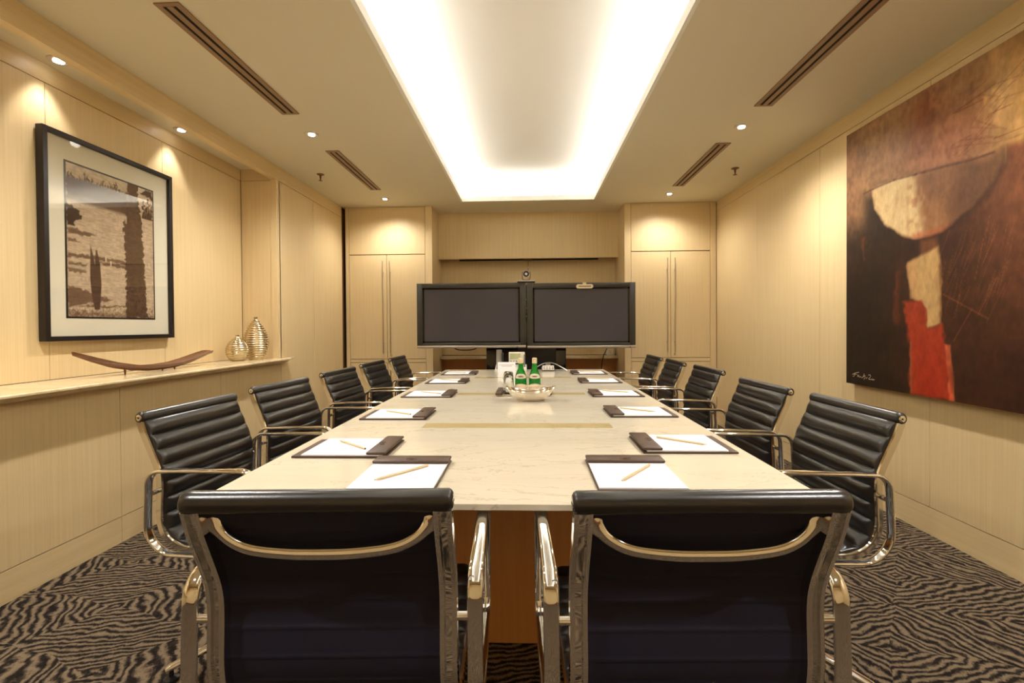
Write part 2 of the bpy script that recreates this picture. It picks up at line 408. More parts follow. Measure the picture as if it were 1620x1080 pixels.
# ------------------------------------------------------------------ fitted cabinets
def cabinet(x0, x1, dx0, dx1, split, label, locks):
    r = root('wall_cabinet', ((x0+x1)/2, YC, 0), 0, label, 'cabinet', 'built-in cabinets beside the screens')
    cx = (x0+x1)/2
    L = lambda a, b, y0, y1, z0, z1: box(a-cx, b-cx, y0, y1, z0, z1)
    mk('carcass', L(x0+.017, x1-.017, .022, .30, 0, H-.001), M['joint'], r)
    if x0 > 0: mk('side_panel', L(x0, x0+.016, 0, YW-YC, 0, H), M['veneer'], r)
    else: mk('side_panel', L(x1-.016, x1, 0, YW-YC, 0, H), M['veneer'], r)
    s0, s1 = (x0, x1-.016) if x0 < 0 else (x0+.016, x1)
    mk('stile', L(s0, dx0-.004, 0, .022, 0, H), M['veneer'], r)
    mk('stile', L(dx1+.004, s1, 0, .022, 0, H), M['veneer'], r)
    mk('rail', L(dx0-.002, dx1+.002, .002, .022, .733, .770), M['veneer_x'], r)
    mk('top_panel', L(dx0, dx1, 0, .022, 2.018, H-.004), M['veneer'], r)
    for a, b, s in ((dx0, split-.003, -1), (split+.003, dx1, 1)):
        d = mk('door', L(a, b, 0, .022, .776, 2.008), M['veneer'], r)
        hx = split+s*.042-cx
        mk('handle', join(cyl((hx,-.035,.845),(hx,-.035,1.93),.006), cyl((hx,-.035,1.80),(hx,0,1.80),.005), cyl((hx,-.035,.96),(hx,0,.96),.005)), M['steel'], d, 40)
        ld = mk('lower_door', L(a, b, 0, .022, .06, .727), M['veneer'], r)
        mk('handle', join(cyl((hx,-.03,.30),(hx,-.03,.64),.006), cyl((hx,-.03,.60),(hx,0,.60),.005), cyl((hx,-.03,.34),(hx,0,.34),.005)), M['steel'], ld, 40)
        if s == 1:
            mk('lock', cyl((hx+.004,-.008,.815),(hx+.004,0,.815),.011), M['steel'], d, 40)
            mk('lock', cyl((hx,-.008,.69),(hx,0,.69),.010), M['steel'], ld, 40)
    mk('plinth', L(x0, x1, .03, .05, 0, .055), M['joint'], r)
    return r
cabinet(-2.178, AX0, -2.132, -1.226, -1.684, 'built-in maple cabinet nearest the ledge wall, with paired long handles', 1)
cabinet(AX1, 2.172, 1.195, 2.10, 1.648, 'built-in maple cabinet nearest the painting wall, with paired long handles', 1)

# ------------------------------------------------------------------ ceiling fittings
def vent(x0, x1, y0, y1, label):
    r = root('ceiling_vent', ((x0+x1)/2, (y0+y1)/2, H), 0, label, 'vent', 'linear air vents')
    hx, hy = (x1-x0)/2, (y1-y0)/2; z0, z1 = -.007, -.0005
    mk('backing', box(-hx+.004, hx-.004, -hy+.004, hy-.004, -.003, -.0005), M['slot'], r)
    mk('frame', join(box(-hx, -hx+.026, -hy, hy, z0, z1), box(hx-.026, hx, -hy, hy, z0, z1), box(-hx+.026, hx-.026, -hy, -hy+.02, z0, z1), box(-hx+.026, hx-.026, hy-.02, hy, z0, z1)), M['vent'], r)
    mk('blade', box(-.014, .014, -hy+.02, hy-.02, z0-.001, z1), M['vent'], r)
vent(-1.632,-1.518, 2.024, 3.107, 'long brown slot vent in ceiling beside the framed print')
vent(-1.63,-1.522, 3.767, 4.853, 'brown slot vent in ceiling near the ledge-side cabinet')
vent(1.474,1.590, 2.06, 3.15, 'long brown slot vent in ceiling beside the abstract painting')
vent(1.474,1.590, 3.775, 4.905, 'brown slot vent in ceiling near the painting-side cabinet')
def spot(parent, loc, target, watts, size, blend, r=.03):
    ld = bpy.data.lights.new('downlight_beam', 'SPOT'); ld.energy = watts; ld.color = (1,.95,.90); ld.spot_size = math.radians(size); ld.spot_blend = blend; ld.shadow_soft_size = r
    lo = bpy.data.objects.new('downlight_beam', ld); COL.objects.link(lo); lo.parent = parent; lo.location = loc
    lo.rotation_euler = Vector(target).to_track_quat('-Z','Y').to_euler()
def downlight(x, y, z, label, target=(0,0,-1), watts=SPOT_W, size=150, blend=.9):
    r = root('downlight', (x,y,z), 0, label, 'light', 'recessed downlights')
    mk('trim_ring', lathe([(.034,-.001),(.036,-.006),(.045,-.006),(.050,-.0005)], 28), M['steel'], r, 40)
    mk('bulb', lathe([(.025,-.0035),(.023,-.009),(.014,-.012),(.002,-.013)], 20), M['bulb'], r, 60)
    mk('reflector', lathe([(.0355,-.005),(.030,-.0035),(.0252,-.003),(.0252,-.001),(.0355,-.001)], 28), M['steel'], r, 40)
    spot(r, (0,0,-.03), target, watts, size, blend)
downlight(-1.59,3.441,H,'small round downlight between the two vents on the ledge side')
downlight(-1.586,5.199,H,'small round downlight before the ledge-side cabinet', watts=SPOT_W*.45)
downlight(1.537,3.474,H,'small round downlight between the two vents on the painting side')
downlight(1.528,5.191,H,'small round downlight before the painting-side cabinet', watts=SPOT_W*.45)
downlight(-1.59,1.70,H,'small round ceiling downlight behind the long vent on the ledge side')
downlight(1.537,1.70,H,'small round ceiling downlight behind the long vent on the painting side')
downlight(-1.59,-.05,H,'added unseen ceiling downlight farthest from the screens, on the ledge side')  # added behind the camera to brighten the room's front, continuing the row spacing
downlight(1.537,-.05,H,'added unseen ceiling downlight farthest from the screens, on the painting side')  # its added twin, likewise unseen, fills the dark front of the room
NB = dict(watts=NICHE_W, size=74, blend=.55)
downlight(-2.425,2.378,2.545,'small tilted downlight in niche soffit above the print, farther from the vases', (-.10,0,-1), **NB)
downlight(-2.425,3.243,2.545,'small tilted downlight in niche soffit above the print, nearer the vases', (-.10,0,-1), **NB)
downlight(-2.425,1.513,2.545,'small tilted downlight in niche soffit before the print', (-.10,0,-1), **NB)
def sprinkler(x, y, label):
    r = root('sprinkler', (x,y,H), 0, label, 'sprinkler', 'ceiling fire sprinklers')
    mk('flange', lathe([(.034,-.0005),(.032,-.005),(.014,-.012),(.010,-.013)], 20), M['bronze'], r, 40)
    mk('body', lathe([(.010,-.013),(.008,-.03),(.005,-.05),(.005,-.056)], 14), M['bronze'], r, 40)
    mk('deflector', lathe([(.004,-.056),(.017,-.058),(.017,-.061),(.002,-.062)], 16), M['bronze'], r, 40)
sprinkler(-1.927, 4.341, 'small metal fire sprinkler in ceiling above the ledge end')
sprinkler(1.885, 4.392, 'small metal fire sprinkler in ceiling toward the painting wall')

# ------------------------------------------------------------------ table
TX0, TX1, TY0, TY1 = -.80, .70, 1.086, 4.50
tb = root('conference_table', (-.05, 2.8, 0), 0, 'long cream marble conference table on brown wood base', 'table')
lx = lambda a: a+.05
ly = lambda b: b-2.8
mk('marble_top', bbox(lx(TX0), lx(TX1), ly(TY0), ly(TY1), TZ-.016, TZ, .002), M['marble'], tb)
mk('under_frame', box(lx(TX0)+.12, lx(TX1)-.12, ly(TY0)+.22, ly(TY1)-.12, TZ-.05, TZ-.016), M['table_base'], tb)
for y in (1.95, 2.87, 3.79):
    mk('inlay_strip', box(lx(-.44), lx(.335), ly(y-.045), ly(y+.045), TZ-.002, TZ+.0006), M['inlay'], tb)
mk('pedestal', bbox(lx(-.58), lx(.48), ly(1.70), ly(3.95), 0, TZ-.05, .004), M['table_base'], tb)

# ------------------------------------------------------------------ chairs
PROF = catmull([(-.331,.842),(-.318,.812),(-.298,.765),(-.277,.718),(-.260,.675),(-.252,.64),(-.250,.60),(-.252,.55),(-.253,.51),(-.247,.47),(-.229,.435),(-.195,.413),(-.16,.404),(-.08,.404),(0,.409),(.08,.417),(.15,.426),(.2,.429),(.232,.424),(.248,.408)], 10)
def resample(P, ds):
    P = np.array(P); d = np.r_[0, np.cumsum(np.hypot(*np.diff(P,axis=0).T))]
    s = np.linspace(0, d[-1], int(round(d[-1]/ds))+1)
    return np.stack([np.interp(s,d,P[:,0]), np.interp(s,d,P[:,1])],1), s
RP, RS = resample(PROF, .004)
TN = np.gradient(RP, axis=0); TN /= np.linalg.norm(TN,axis=1)[:,None]
NRM = np.stack([-TN[:,1], TN[:,0]],1)
ISPLIT = int(np.argmin(np.abs(RS-.452)))
def sling(i0, i1, W=.2325):
    ys = np.array([-1,-.985,-.955,-.92,-.88,-.6,-.2,.2,.6,.88,.92,.955,.985,1])*W
    edge = np.array([0,.35,.62,.80,1,1,1,1,1,1,.80,.62,.35,0])
    V, F = [], []; m = len(ys); idx = list(range(i0, i1+1)); CH = .056
    for i in idx:
        ph = ((RS[i]-.012)/CH)%1
        bulge = abs(math.sin(PI*ph))**.55
        for y, e in zip(ys, edge):
            off = .004 + e*(.001+0.0145*bulge)
            V.append((RP[i,0]+NRM[i,0]*off, y, RP[i,1]+NRM[i,1]*off))
    n = len(idx)
    for y in (-W, W):
        pass
    for i in idx:
        for y in (-W, W):
            V.append((RP[i,0]-NRM[i,0]*.002, y, RP[i,1]-NRM[i,1]*.002))
    for a in range(n-1):
        for k in range(m-1): F.append((a*m+k, a*m+k+1, (a+1)*m+k+1, (a+1)*m+k))
        b = n*m
        F.append((a*m, (a+1)*m, b+(a+1)*2, b+a*2)); F.append((a*m+m-1, b+a*2+1, b+(a+1)*2+1, (a+1)*m+m-1))
    return V, F
def back_cover(i0, i1, W=.231):
    V, F = [], []; idx = list(range(i0, i1+1)); ys = (-W, -.1, .1, W); m = 4; CH = .056
    for i in idx:
        ph = ((RS[i]-.012)/CH)%1; g = -.0024*max(0, 1-min(ph,1-ph)/.09)
        for y in ys: V.append((RP[i,0]-NRM[i,0]*(.005-g), y, RP[i,1]-NRM[i,1]*(.005-g)))
    for a in range(len(idx)-1):
        for k in range(m-1): F.append((a*m+k, a*m+k+1, (a+1)*m+k+1, (a+1)*m+k))
    return V, F
def rib(y):
    off = lambda i: .0150-.005*max(0, 1-RS[i]/.05)
    path = [(RP[i,0]-NRM[i,0]*off(i), y, RP[i,1]-NRM[i,1]*off(i)) for i in range(2, len(RP), 4)]
    w, d = .0165, .0105
    S = [(-w,d),(-w+.004,d+.003),(w-.004,d+.003),(w,d),(w,-d),(w-.003,-d-.002),(.0075,-d-.002),(.0065,-d+.010),(-.0065,-d+.010),(-.0075,-d-.002),(-w+.003,-d-.002),(-w,-d)]
    def sec(i, t):
        k = 1.0 if t < .9 else 1-.5*(t-.9)/.1
        return [(a*k, b*k) for a, b in S]
    return sweep(path, sec, (0,1,0))
def arm(y):
    def corner(cx, cz, r, a0, a1, n=8): return [(cx+r*math.cos(a0+(a1-a0)*k/n), cz+r*math.sin(a0+(a1-a0)*k/n)) for k in range(n+1)]
    P = corner(.065,.634,.045,0,PI/2)+[(-.05,.677),(-.15,.675)]+corner(-.222,.622,.05,PI/2,PI)+[(-.274,.57),(-.276,.53)]+corner(-.180,.488,.097,PI,1.5*PI,10)+[(-.08,.391),(0,.392)]+corner(.05,.432,.04,1.5*PI,2*PI)+[(.098,.52),(.108,.60)]
    path = [(u, y, z) for u, z in P]
    def sec(i, t): return ell(.0155, .0068, 14, .75)
    return sweep(path, sec, (0,1,0), True)
def stretcher():
    C = catmull([(-.314,-.205,.806),(-.316,-.192,.787),(-.318,-.165,.764),(-.322,-.125,.750),(-.326,-.06,.744),(-.327,0,.743),(-.326,.06,.744),(-.322,.125,.750),(-.318,.165,.764),(-.316,.192,.787),(-.314,.205,.806)], 6)
    def sec(i, t):
        e = abs(2*t-1); k = 1+1.0*max(0,(e-.72)/.28)
        return ell(.0115*k, .0075, 12)
    return sweep(C, sec, (0,0,1))
CH_W = .222
def make_chair():
    r = root('office_chair')
    mk('backrest', sling(2, ISPLIT), M['black_leather'], r, 50)
    mk('seat', sling(ISPLIT, len(RP)-1), M['black_leather'], r, 50)
    mk('back_cover', back_cover(2, len(RP)-1), M['navy'], r, 50)
    # leather roll at the top edge, wrapped over a rod
    L = .2375
    V, F = [], []
    pr = [(-L-.003,.004),(-L-.003,.0125),(-L,.017),(-L+.004,.0195)]+[(-L+.02+k*(2*L-.04)/10,.0195) for k in range(11)]
    pr += [(L-.004,.0195),(L,.017),(L+.003,.0125),(L+.003,.004)]
    n = 24
    for y, q in pr:
        for k in range(n):
            a = 2*PI*k/n; V.append((-.336+q*math.cos(a), y, .842+q*1.05*math.sin(a)))
    for j in range(len(pr)-1):
        for k in range(n): F.append((j*n+k, j*n+(k+1)%n, (j+1)*n+(k+1)%n, (j+1)*n+k))
    hr = mk('head_roll', (V,F), M['black_leather'], r, 50)
    for s in (-1, 1):
        e = mk('end_cap', move(lathe([(.011,0),(.011,.002),(.0095,.003),(.003,.003),(.003,.001),(.0005,.001)], 20), (-.336, s*(L+.001), .842), 0, -s*PI/2), M['chrome'], hr, 40)
        mk('screw_hole', cyl((-.336, s*(L+.003), .842), (-.336, s*(L+.0046), .842), .0028, 8), M['black_plastic'], e)
        mk('side_rib', rib(s*CH_W), M['chrome'], r, 35)
        a = mk('armrest', arm(s*.273), M['chrome'], r, 60)
        mk('stud', cyl((-.268, s*.232, .592),(-.268, s*.263, .592),.0085), M['chrome'], a, 40)
        mk('stud', cyl((-.03, s*.232, .395),(-.03, s*.263, .393),.008), M['chrome'], a, 40)
    mk('stretcher', stretcher(), M['chrome'], r, 60)
    C = catmull([(-.03,-.21,.398),(-.03,-.14,.362),(-.03,0,.345),(-.03,.14,.362),(-.03,.21,.398)], 6)
    mk('seat_support', sweep(C, lambda i,t: ell(.016,.009,12), (1,0,0)), M['chrome'], r, 60)
    k = .93
    for ch in r.children_recursive:
        for v in ch.data.vertices: v.co = (v.co.x*k, v.co.y*k, 1.15-k*(1.15-v.co.z))
    mk('column', join(cyl((-.028,0,.412),(-.028,0,.28),.022,20), cyl((-.028,0,.29),(-.03,0,.07),.0145,20)), M['chrome'], r, 40)
    mk('hub', move(lathe([(.02,.115),(.034,.11),(.036,.075),(.03,.055)], 24), (-.03,0,0)), M['chrome'], r, 40)
    for k in range(4):
        an = PI/4+k*PI/2; c, s = math.cos(an), math.sin(an)
        P = [(-.03+c*q, s*q, z) for q, z in ((.02,.085),(.12,.075),(.22,.058),(.285,.047),(.30,.043))]
        lg = mk('leg', sweep(catmull(P,4), lambda i,t: ell(.019-.005*t,.014-.006*t,12,.8), (-s,c,0)), M['chrome'], r, 50)
        mk('glide', move(lathe([(.006,.044),(.008,.018),(.022,.012),(.023,.003),(.018,0)], 16), (-.03+c*.285, s*.285, 0)), M['black_plastic'], lg, 40)
    return r
ORD = ['nearest the screens','second from the screens','third from the screens','fourth from the screens','fifth from the screens']
proto = make_chair()
spots = []
for i, (x, y, a) in enumerate(((-1.0,1.80,-4),(-1.005,2.47,-6),(-.985,3.205,-4),(-.985,3.92,-3),(-.965,4.61,-1))):
    spots.append((x, y, math.radians(a), 'black leather armchair on the ledge side of the table, '+ORD[4-i]))
for i, (x, y, a) in enumerate(((.865,1.805,0),(.845,2.42,1),(.895,3.29,1),(.875,3.965,-1),(.855,4.545,0))):
    spots.append((x, y, PI+math.radians(a), 'black leather armchair on the painting side of the table, '+ORD[4-i]))
spots.append((-.392, 1.160, PI/2+math.radians(2.5), 'black leather armchair at table end opposite the screens, on the ledge side'))
spots.append((.302, 1.168, PI/2+math.radians(2.0), 'black leather armchair at table end opposite the screens, on the painting side'))
for i, (x, y, a, lab) in enumerate(spots):
    c = proto if i == 0 else copy_tree(proto)
    c.location = (x*.93, y*.93, 0); c.rotation_euler = (0,0,a); tag(c, lab, 'chair', 'leather armchairs round the table')

# ------------------------------------------------------------------ desk pads, notepads, pencils
PL, PW = .300, .225       # local x: from flat strip (user side, -x) to clip flap (+x)
def make_pad():
    r = root('desk_pad')
    mk('base_board', bbox(-PL/2, PL/2, -PW/2, PW/2, 0, .0055, .0018), M['brown_leather'], r, 40)
    mk('edge_strip', bbox(-PL/2, -PL/2+.042, -PW/2+.001, PW/2-.001, .0055, .0062, .0003,1), M['brown_leather'], r)
    f = mk('clip_flap', bbox(PL/2-.062, PL/2, -PW/2, PW/2, .0105, .0195, .004,3), M['brown_leather'], r, 50)
    mk('emblem', join(sweep(catmull([(.108+.011*math.cos(a), .016*math.sin(a), .0199) for a in np.linspace(.4,5.6,10)],3), lambda i,t: ell(.0009,.0004,6), (0,0,1)),
                      sweep(catmull([(.108+.004*math.cos(a), .008*math.sin(a), .0199) for a in np.linspace(2.2,7.2,8)],3), lambda i,t: ell(.0009,.0004,6), (0,0,1))), M['emboss'], f)
    return r
def make_notepad(): return mk('notepad', box(-PL/2+.030, PL/2-.012, -PW/2+.004, PW/2-.004, .0063, .0102), M['paper'])
def make_pencil():
    r = root('pencil')
    mk('barrel', cyl((-.070,0,.0036),(.0875,0,.0036),.0036,6), M['pencil'], r)
    mk('cone', cyl((-.083,0,.0036),(-.070,0,.0036),.0012,6,.0036), M['pencil'], r)
    mk('lead', cyl((-.0875,0,.0036),(-.083,0,.0036),.0002,6,.0012), M['graphite'], r)
    mk('butt', cyl((.0875,0,.0036),(.0880,0,.0036),.0030,6), M['graphite'], r)
    return r
padp, notep, penp = make_pad(), make_notepad(), make_pencil()
pads = []
for i, (x, y) in enumerate(((-.602,1.57),(-.606,2.175),(-.600,2.83),(-.605,3.49),(-.603,4.10))):
    pads.append((x, y, 0, 'on the ledge side of table, '+ORD[4-i]))
for i, (x, y) in enumerate(((.513,1.632),(.512,2.23),(.512,2.84),(.515,3.50),(.511,4.105))):
    pads.append((x, y, PI, 'on the painting side of table, '+ORD[4-i]))
pads.append((-.350, 1.275, PI/2, 'at the table end opposite the screens, on the ledge side'))
pads.append((.280, 1.290, PI/2, 'at the table end opposite the screens, on the painting side'))
pen_px = [((537,698),(577,711)),((612.4,650.7),(646.8,655.8)),((668,620.4),(692.5,622.8)),((699.6,600.9),(722.4,602.2)),((711,589.2),(733,589.8)),
          ((1116,704.6),(1041.7,693)),((1035.3,651.8),(982.8,646.3)),((993.8,621),(955,618.2)),((962.7,600.4),(931.6,599)),((948.5,588.9),(918.6,588.2)),
          ((597,760),(672,739)),((984,762),(1026,738))]
pzt = TZ+.0102
for i, (x, y, a, where) in enumerate(pads):
    first = i == 0
    p = padp if first else copy_tree(padp); p.location = (x,y,TZ+.0003); p.rotation_euler = (0,0,a)
    tag(p, 'brown leather desk pad '+where, 'desk pad', 'leather desk pads on the table')
    n = notep if first else copy_tree(notep); n.location = (x,y,TZ+.0003); n.rotation_euler = (0,0,a)
    tag(n, 'white notepad in leather holder '+where, 'notepad', 'white notepads on the table')
    q0, q1 = pix(*pen_px[i][0], pzt), pix(*pen_px[i][1], pzt); d = q1-q0; m = (q0+q1)/2
    c = penp if first else copy_tree(penp); c.location = (m.x, m.y, pzt+.0004); c.rotation_euler = (0,0,math.atan2(d.y,d.x))
    tag(c, 'pale wood pencil on notepad '+where, 'pencil', 'pencils on the notepads')

# ------------------------------------------------------------------ things in the middle of the table
# tray
tr = root('serving_tray', (-.035, 2.88, TZ+.0007), 0, 'silver tray with dark leather ends under the bottles', 'tray')
mk('plate', bbox(-.165,.165,-.11,.11,.002,.007,.0015), M['silver'], tr, 40)
for s in (-1,1):
    mk('leather_end', bbox(*sorted((s*.128,s*.165)),-.125,.125,.007,.022,.004), M['brown_leather'], tr, 50)
for s in (-1,1):
    mk('foot', box(*sorted((s*.13,s*.16)),-.10,.10,0,.002), M['black_plastic'], tr)
# bottles
def bottle(x, y, label, first=None):
    r = root('glass_bottle', (x,y,TZ+.0078), 0, label, 'bottle', 'green bottles on the tray')
    prof = [(.030,0),(.0345,.004),(.0355,.012),(.0355,.075),(.0345,.095),(.028,.120),(.0195,.140),(.0155,.160),(.0138,.185),(.0135,.196)]
    P = catmull(prof, 3)
    mk('body', lathe(P, 28), M['green_glass'], r, 50)
    mk('foil_cap', lathe([(.0148,.178),(.0150,.192),(.0142,.195),(.0148,.197),(.0148,.208),(.012,.211)], 24), M['foil'], r, 40)
    def wrap(z0, z1f, a0, a1, rad):
        V, F = [], []; n = 20
        for k in range(n+1):
            a = a0+(a1-a0)*k/n; zb, zt = z1f(2*k/n-1)
            for z in (zb, zt):
                R = np.interp(z, [q[1] for q in P], [q[0] for q in P])+rad
                V.append((R*math.sin(a), -R*math.cos(a), z))
        for k in range(n): F.append((2*k,2*k+2,2*k+3,2*k+1))
        return V, F
    mk('lower_label', wrap(0, lambda q: (.012, .046+.012*max(0,1-(q/.55)**2)), -2.2, 2.2, .0006), M['label_pink'], r, 60)
    sh = mk('shoulder_label', wrap(0, lambda q: (.092-.004*(1-q*q), .098+.020*math.sqrt(max(0,1-q*q))), -1.15, 1.15, .0007), M['label_pink'], r, 60)
    mk('print', wrap(0, lambda q: (.098, .1025), -.45, .45, .0012), M['ink'], sh)
bottle(-.052, 2.865, 'green glass bottle with cream cap, next to the clear tumbler')
bottle(.032, 2.870, 'green glass bottle with cream cap, farther from the clear tumbler')
gx = pix(805, 617, TZ)
gl = root('glass_tumbler', (-.125, 2.84, TZ+.0078), 0, 'clear tall glass tumbler turned upside down on the tray', 'glass')
mk('wall', lathe([(.031,0),(.0315,.06),(.029,.115),(.026,.128),(.022,.132),(.004,.133),(.004,.124),(.020,.122),(.0265,.110),(.029,.06),(.0288,0)], 28), M['clear_glass'], gl, 50)
# silver bowl: boat-shaped with a square foot, raised pointed ends
bw = root('silver_bowl', (0.005, 2.612, TZ+.0007), 0, 'shiny silver boat-shaped bowl in front of the bottles', 'bowl')
V, F = [], []
NA, NRW = 48, 9
def bowl_pt(k, j, inner):
    a = 2*PI*k/NA; t = j/(NRW-1); c, s = math.cos(a), math.sin(a)
    sup = (abs(c)**2.6+abs(s)**2.6)**(-1/2.6)
    bx, by = .072, .05; tx, ty = .136, .080
    e = t**.85
    x = c*sup*(bx+(tx-bx)*e*(abs(c)**.5*.25+.75)); y = s*sup*(by+(ty-by)*e)
    z = .008+.050*t**1.25+.020*(t**2.5)*(abs(c)**3)-.012*(t**2)*(abs(s)**4)
    if inner: z += .003; x *= .975; y *= .965
    return (x, y, z)
for inner in (0, 1):
    for j in range(NRW):
        for k in range(NA): V.append(bowl_pt(k, j, inner))
for inner in (0,1):
    b = inner*NRW*NA
    for j in range(NRW-1):
        for k in range(NA):
            F.append((b+j*NA+k, b+j*NA+(k+1)%NA, b+(j+1)*NA+(k+1)%NA, b+(j+1)*NA+k))
    F.append(tuple(b+k for k in range(NA)))
for k in range(NA):
    a = (NRW-1)*NA+k; b = (NRW-1)*NA+(k+1)%NA; F.append((a, b, b+NRW*NA, a+NRW*NA))
mk('basin', (V,F), M['silver'], bw, 50)
mk('foot', bbox(-.055,.055,-.038,.038,0,.010,.003), M['silver'], bw, 50)
ps = root('loose_pencil', (.0, 2.665, TZ+.068), math.radians(3), 'pale wood pencil lying across the silver bowl', 'pencil')
for ch in penp.children:
    c = ch.copy(); COL.objects.link(c); c.parent = ps
# phone
ph = root('desk_phone', (-.175, 4.40, TZ), 0, 'white and grey desk phone with green display near the screens', 'phone')
mk('base', prism([(-.08,0),(.08,0),(.08,.05),(-.08,.012)], 'x', -.14, .15), M['white_plastic'], ph)
dp = mk('display_unit', move(bbox(-.075,.075,-.012,.012,-.052,.052,.004), (.058,.03,.118), 0, math.radians(-12)), M['white_plastic'], ph, 40)
mk('lcd', move(box(-.064,.034,-.0130,-.0118,-.020,.038), (.058,.03,.118), 0, math.radians(-12)), M['lcd'], dp)
for k in range(4): mk('button', move(bbox(-.060+.026*k,-.046+.026*k,-.0140,-.0118,-.040,-.030,.001,1), (.058,.03,.118), 0, math.radians(-12)), M['grey_plastic'], dp)
mk('stand_leg', bbox(.125,.137,.0,.07,.02,.15,.003), M['grey_plastic'], ph)
hs = mk('handset', sweep(catmull([(-.105,-.045,.012),(-.105,-.03,.05),(-.105,-.015,.10),(-.105,.0,.15),(-.105,.01,.19)],5),
   lambda i,t: ell(.026, .018+.008*math.cos(2*PI*t), 14, .7), (1,0,0)), M['grey_plastic'], ph, 50)
mk('cradle', bbox(-.082,-.066,-.03,.05,.03,.165,.004), M['dark_metal'], ph)
# tent card
tc = root('tent_card', (-.205, 4.262, TZ), math.radians(2), 'small white folded card with two printed lines before the phone', 'card')
mk('front_leaf', ([(-.08,-.028,0),(.08,-.028,0),(.08,0,.088),(-.08,0,.088),(-.08,-.0272,0),(.08,-.0272,0),(.08,.0008,.088),(-.08,.0008,.088)],[(0,1,2,3),(7,6,5,4),(0,4,5,1),(1,5,6,2),(2,6,7,3),(3,7,4,0)]), M['paper'], tc)
mk('rear_leaf', ([(-.08,.028,0),(.08,.028,0),(.08,0,.088),(-.08,0,.088),(-.08,.0288,0),(.08,.0288,0),(.08,.0008,.0885),(-.08,.0008,.0885)],[(0,1,2,3),(7,6,5,4),(0,4,5,1),(1,5,6,2),(2,6,7,3),(3,7,4,0)]), M['paper'], tc)
def cardline(x0, x1, h):
    parts = []; x = x0
    while x < x1:
        wd = random.uniform(.006,.014); y = -.028*(1-h/.088)
        parts.append(move(box(x, min(x+wd,x1), -.0009, -.0002, -.0016, .0016), (0,y,h), 0, -math.atan2(.028,.088))); x += wd+.003
    return join(*parts)
mk('printed_line', cardline(-.066,.066,.064), M['ink'], tc); mk('printed_line', cardline(-.044,.046,.053), M['ink'], tc)
# conference speakerphone: body with keypad under an arched silver wing
cp = root('conference_phone', (.175, 4.36, TZ), 0, 'silver arched conference phone beside the desk phone', 'phone')
mk('body', bbox(-.062,.055,-.06,.07,0,.03,.008), M['grey_plastic'], cp, 40)
kp = mk('keypad', move(bbox(-.056,.049,-.004,.004,-.020,.024,.002), (0,-.058,.030), 0, math.radians(-30)), M['white_plastic'], cp, 40)
for rw in range(2):
    for k in range(4): mk('button', move(bbox(-.047+.025*k,-.030+.025*k,-.0055,-.003,-.013+.016*rw,-.004+.016*rw,.001,1), (0,-.058,.030), 0, math.radians(-30)), M['grey_plastic'], kp)
A = catmull([(-.155,-.02,.005),(-.11,-.01,.033),(-.055,0,.062),(0,.005,.074),(.055,0,.066),(.12,-.01,.034),(.17,-.02,.005)], 6)
mk('arched_wing', sweep(A, lambda i,t: ell(.030-.012*abs(2*t-1), .0045, 14, .8), (0,1,0)), M['steel'], cp, 50)
mk('rear_arm', sweep(catmull([(0,.01,.07),(0,.07,.05),(0,.12,.006)],6), lambda i,t: ell(.022,.0045,12,.8), (1,0,0)), M['steel'], cp, 50)

# ------------------------------------------------------------------ screens and stand
TVY = 5.10
st = root('screen_stand', (-.035, 5.27, 0), 0, 'glossy black pedestal stand under the two screens', 'stand')
mk('pedestal_panel', bbox(-.44,.44,-.05,.05,.04,.97,.006), M['black_gloss'], st, 40)
mk('front_strip', box(-.09,.33,-.054,-.05,.05,.95), M['black_plastic'], st)
mk('floor_base', bbox(-.55,.55,-.25,.22,0,.04,.008), M['black_gloss'], st, 40)
mk('mount_bar', box(-.95,.95,-.035,.0,1.2,1.3), M['dark_metal'], st)
mk('upright', box(-.30,-.22,-.03,.05,.9,1.4), M['dark_metal'], st); mk('upright', box(.22,.30,-.03,.05,.9,1.4), M['dark_metal'], st)
def tv(x0, x1, z0, z1, label, led):
    cx = (x0+x1)/2; W = (x1-x0)/2; h = z1-z0
    r = root('flat_screen', (cx, TVY, z0), 0, label, 'screen', 'twin conference screens')
    b = .062
    fr = join(bbox(-W,-W+b,0,.05,.028,h,.003), bbox(W-b,W,0,.05,.028,h,.003), bbox(-W+b,W-b,0,.05,h-.05,h,.003), bbox(-W+b,W-b,0,.05,.028,.058,.003))
    mk('bezel', fr, M['tv_bezel'], r, 40)
    mk('inner_edge', join(box(-W+b,-W+b+.018,.006,.05,.058,h-.05), box(W-b-.018,W-b,.006,.05,.058,h-.05), box(-W+b,W-b,.006,.05,h-.066,h-.05), box(-W+b,W-b,.006,.05,.058,.074)), M['black_gloss'], r)
    mk('screen_glass', box(-W+b+.006,W-b-.006,.012,.02,.062,h-.056), M['tv_screen'], r)
    tm = mk('bottom_trim', bbox(-W,W,-.006,.05,0,.028,.005), M['tv_silver'], r, 40)
    mk('sensor', cyl((led,-.008,.012),(led,-.005,.012),.006,10), M['black_gloss'], tm)
    mk('rear_case', bbox(-W+.03,W-.03,.05,.10,.05,h-.04,.02), M['black_plastic'], r, 40)
tv(-1.218, -.034, .918, 1.622, 'dark flat screen nearer the ledge wall, under the conference camera', .50)
tv(-.020, 1.140, .912, 1.614, 'dark flat screen nearer the painting wall, with small beige sensor bar', .52)
gapx = -.027
mk_link = root('screen_link', (gapx, TVY+.045, .93), 0, 'narrow black joining strip with studs between the screens', 'bracket')
mk('strip', box(-.006,.006,0,.02,0,.67), M['black_plastic'], mk_link)
for z in (.33,.42,.51): mk('stud', cyl((0,-.006,z),(0,0,z),.005,8), M['steel'], mk_link)
